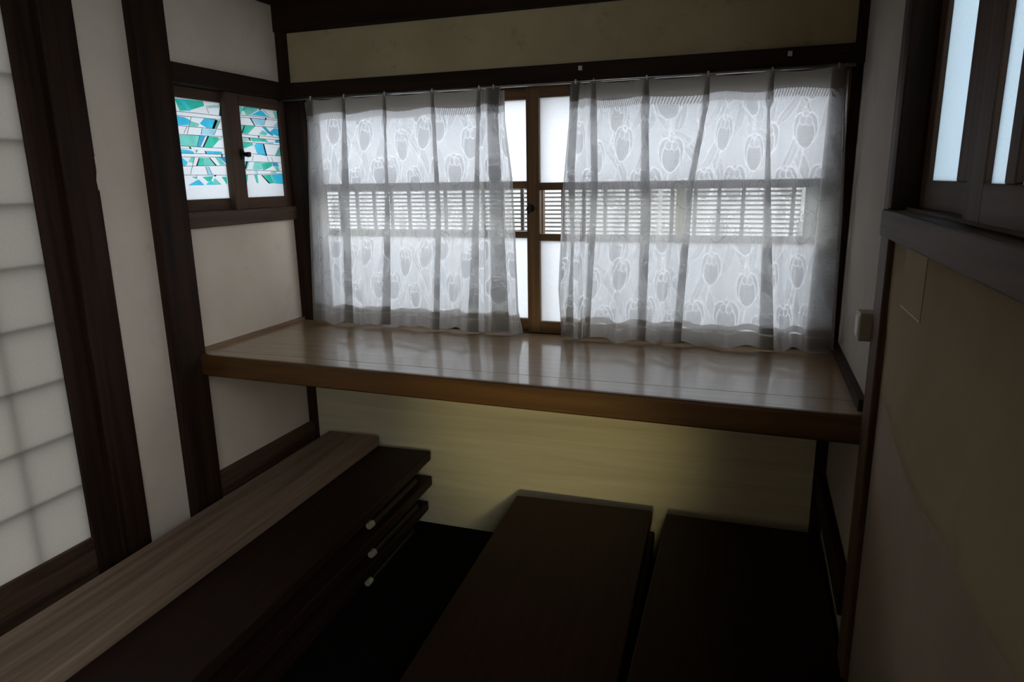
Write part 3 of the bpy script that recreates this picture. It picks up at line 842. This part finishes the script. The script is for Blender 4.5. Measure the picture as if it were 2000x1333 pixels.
yb = [(0, -0.047), (0.1, -0.050), (0.6, -0.058), (1, -0.066)]
curtain('lace_curtain', 'white lace tulip curtain on the left, beside the coloured panes',
        [(0, 0.112), (0.1, 0.122), (0.3, 0.112), (1, 0.096)], [(0, 0.783), (0.12, 0.785), (0.35, 0.806), (0.6, 0.814), (0.9, 0.822), (1, 0.838)],
        [([(0, 0.130), (0.12, 0.125), (1, 0.108)], [(0, 0.006), (0.1, 0.010), (1, 0.013)]),
         ([(0, 0.252), (0.12, 0.248), (0.5, 0.236), (1, 0.226)], [(0, 0.004), (0.09, 0.007), (0.12, 0.009), (0.4, 0.015), (1, 0.016)]),
         ([(0, 0.395), (0.5, 0.387), (1, 0.365)], [(0, 0.0035), (0.10, 0.008), (0.14, 0.004), (0.6, 0.012), (1, 0.018)]),
         ([(0, 0.556), (0.5, 0.565), (1, 0.545)], [(0, 0.004), (0.10, 0.008), (0.14, 0.007), (0.6, 0.010), (1, 0.012)]),
         ([(0, 0.707), (0.12, 0.702), (0.5, 0.690), (1, 0.672)], [(0, 0.005), (0.10, 0.009), (0.14, 0.006), (0.6, 0.012), (1, 0.020)]),
         ([(0, 0.752), (0.12, 0.748), (0.5, 0.757), (1, 0.765)], [(0, 0.020), (0.12, 0.018), (0.5, 0.022), (1, 0.030)])],
        yb, 1)
yb2 = [(0, -0.047), (0.1, -0.050), (0.6, -0.060), (1, -0.074)]
curtain('lace_curtain', 'wider white lace tulip curtain on the right, beside the corner',
        [(0, 0.982), (0.12, 0.981), (0.4, 0.962), (0.8, 0.952), (1, 0.964)], [(0, 1.688), (0.12, 1.690), (0.5, 1.702), (1, 1.708)],
        [([(0, 0.996), (0.3, 0.985), (0.6, 0.992), (1, 0.985)], [(0, 0.012), (0.12, 0.011), (0.3, 0.012), (0.7, 0.004), (1, 0.015)]),
         ([(0, 1.047), (0.12, 1.048), (0.4, 1.054), (1, 1.040)], [(0, 0.005), (0.1, 0.010), (0.15, 0.010), (0.5, 0.010), (1, 0.008)]),
         ([(0, 1.192), (0.12, 1.190), (0.5, 1.200), (1, 1.200)], [(0, 0.005), (0.1, 0.012), (0.2, 0.010), (0.5, 0.014), (1, 0.012)]),
         ([(0, 1.352), (0.12, 1.348), (0.4, 1.318), (1, 1.300)], [(0, 0.0035), (0.09, 0.009), (0.14, 0.006), (0.4, 0.009), (1, 0.012)]),
         ([(0, 1.510), (0.12, 1.506), (0.5, 1.520), (1, 1.540)], [(0, 0.004), (0.1, 0.010), (0.13, 0.003), (0.5, 0.010), (1, 0.020)]),
         ([(0, 1.664), (0.12, 1.662), (0.5, 1.668), (1, 1.668)], [(0, 0.016), (0.12, 0.016), (0.5, 0.026), (1, 0.032)])],
        yb2, 2)

# ------------------------------------------------------------------ low folding tables and plank
UNIT = 0.0945
def low_table(loc, rz, label, group, length=1.2, width=0.44):
    """origin at the middle of the far short edge on the ground side; the table runs toward -y"""
    t = setp(empty('folding_table', loc, rz), label, 'table', group)
    w = width / 2
    bm = bmesh.new(); bm_box(bm, -w, w, -length, 0, UNIT - 0.034, UNIT, 0.004)
    finish(bm, 'table_top', M['tabletop'], t)
    bm = bmesh.new()
    for a in ((-w + 0.03, -w + 0.045, -length + 0.06, -0.06), (w - 0.045, w - 0.03, -length + 0.06, -0.06)):
        bm_box(bm, *a, UNIT - 0.056, UNIT - 0.034, 0.001)
    bm_box(bm, -w + 0.045, w - 0.045, -0.075, -0.06, UNIT - 0.056, UNIT - 0.034, 0.001)
    bm_box(bm, -w + 0.045, w - 0.045, -length + 0.06, -length + 0.075, UNIT - 0.056, UNIT - 0.034, 0.001)
    finish(bm, 'apron', M['table_edge'], t)
    for sgn, y0, y1 in ((1, -0.10, -0.40), (-1, -length + 0.10, -length + 0.40)):
        bm = bmesh.new()
        for x in (-w + 0.022, w - 0.022):
            bm_cyl(bm, (x, y0, 0.024), (x, y1, 0.024), 0.0125, None, 12)
        bm_cyl(bm, (-w + 0.022, y0, 0.024), (w - 0.022, y0, 0.024), 0.0125, None, 12)
        for x in (-w + 0.05, w - 0.05): bm_box(bm, x - 0.01, x + 0.01, min(y0, y0 - 0.03 * sgn), max(y0, y0 - 0.03 * sgn), 0.0, UNIT - 0.034)
        lg = finish(bm, 'folded_leg', M['black_metal'], t)
        for x in (-w + 0.022, w - 0.022):
            bm = bmesh.new(); bm_cyl(bm, (x, y1, 0.024), (x, y1 - sgn * 0.020, 0.024), 0.012, 0.0095, 14)
            for v in bm.verts: v.co -= lg.location
            c = finish(bm, 'foot_cap', M['cream_plastic'], lg); c['label'] = 'white plastic foot cap'
    return t
R = math.radians
G = 'dark brown folding tables stacked by the left wall'
low_table((0.246, -0.030, 0.0), R(2.6), 'dark folding table at the bottom of the left stack', G, 1.75)
low_table((0.262, -0.026, UNIT), R(2.6), 'dark folding table in the middle of the left stack', G, 1.75)
low_table((0.262, -0.030, 2 * UNIT), R(2.9), 'dark folding table on top of the left stack, under the pale plank', G, 1.75)
G = 'dark brown folding tables laid in the middle'
low_table((1.040, -0.020, 0.0), R(2.6), 'lower dark folding table under the one left of the gap', G, width=0.42)
low_table((1.029, -0.062, UNIT + 0.0005), R(2.6), 'dark brown low tabletop in the middle, left of the narrow gap', G, width=0.434)
G = 'dark brown folding tables by the right wall'
low_table((1.508, -0.022, 0.0), R(0.5), 'lower dark folding table by the right wall, mostly hidden', G, width=0.40)
low_table((1.499, -0.055, UNIT + 0.0005), R(0.6), 'dark brown low tabletop at the right, against the right wall', G, width=0.42)

pl = setp(empty('wooden_plank', (0.189, -0.030, 3 * UNIT), R(1.3)), 'long weathered pale brown plank lying on the dark table stack', 'plank')
bm = bmesh.new(); bm_box(bm, -0.10, 0.10, -1.75, 0.0, 0.0, 0.037, 0.005)
finish(bm, 'board', M['oak'], pl)

# ------------------------------------------------------------------ small things on the right wall
ob = setp(empty('cable_box', (W, -0.565, 0.875)), 'small cream plastic box on the wall above the counter end', 'cable box')
bm = bmesh.new(); bm_box(bm, -0.034, 0.0, -0.024, 0.024, 0.0, 0.055, 0.003)
finish(bm, 'cover', M['cream_plastic'], ob)
bm = bmesh.new(); bm_box(bm, -0.0355, -0.0335, -0.018, 0.018, 0.008, 0.047, 0.001)
finish(bm, 'face_plate', M['white_plastic'], ob)

pp = setp(empty('paper_patch', (W - 0.002, -0.852, 0.982)), 'faint rectangular patch with pale edges on the plaster below the right sill', 'patch')
prism('sheet', [(0.067, 0.101), (-0.073, 0.101), (-0.070, 0.0), (0.077, 0.0)], -0.0012, 0.0, 'x', M['plaster_right'], pp)
for z0 in (-0.002, 0.0995):
    prism('tape_strip', [(0.070, z0), (-0.072, z0), (-0.072, z0 + 0.003), (0.070, z0 + 0.003)], -0.002, 0.0, 'x', M['cream_plastic'], pp)
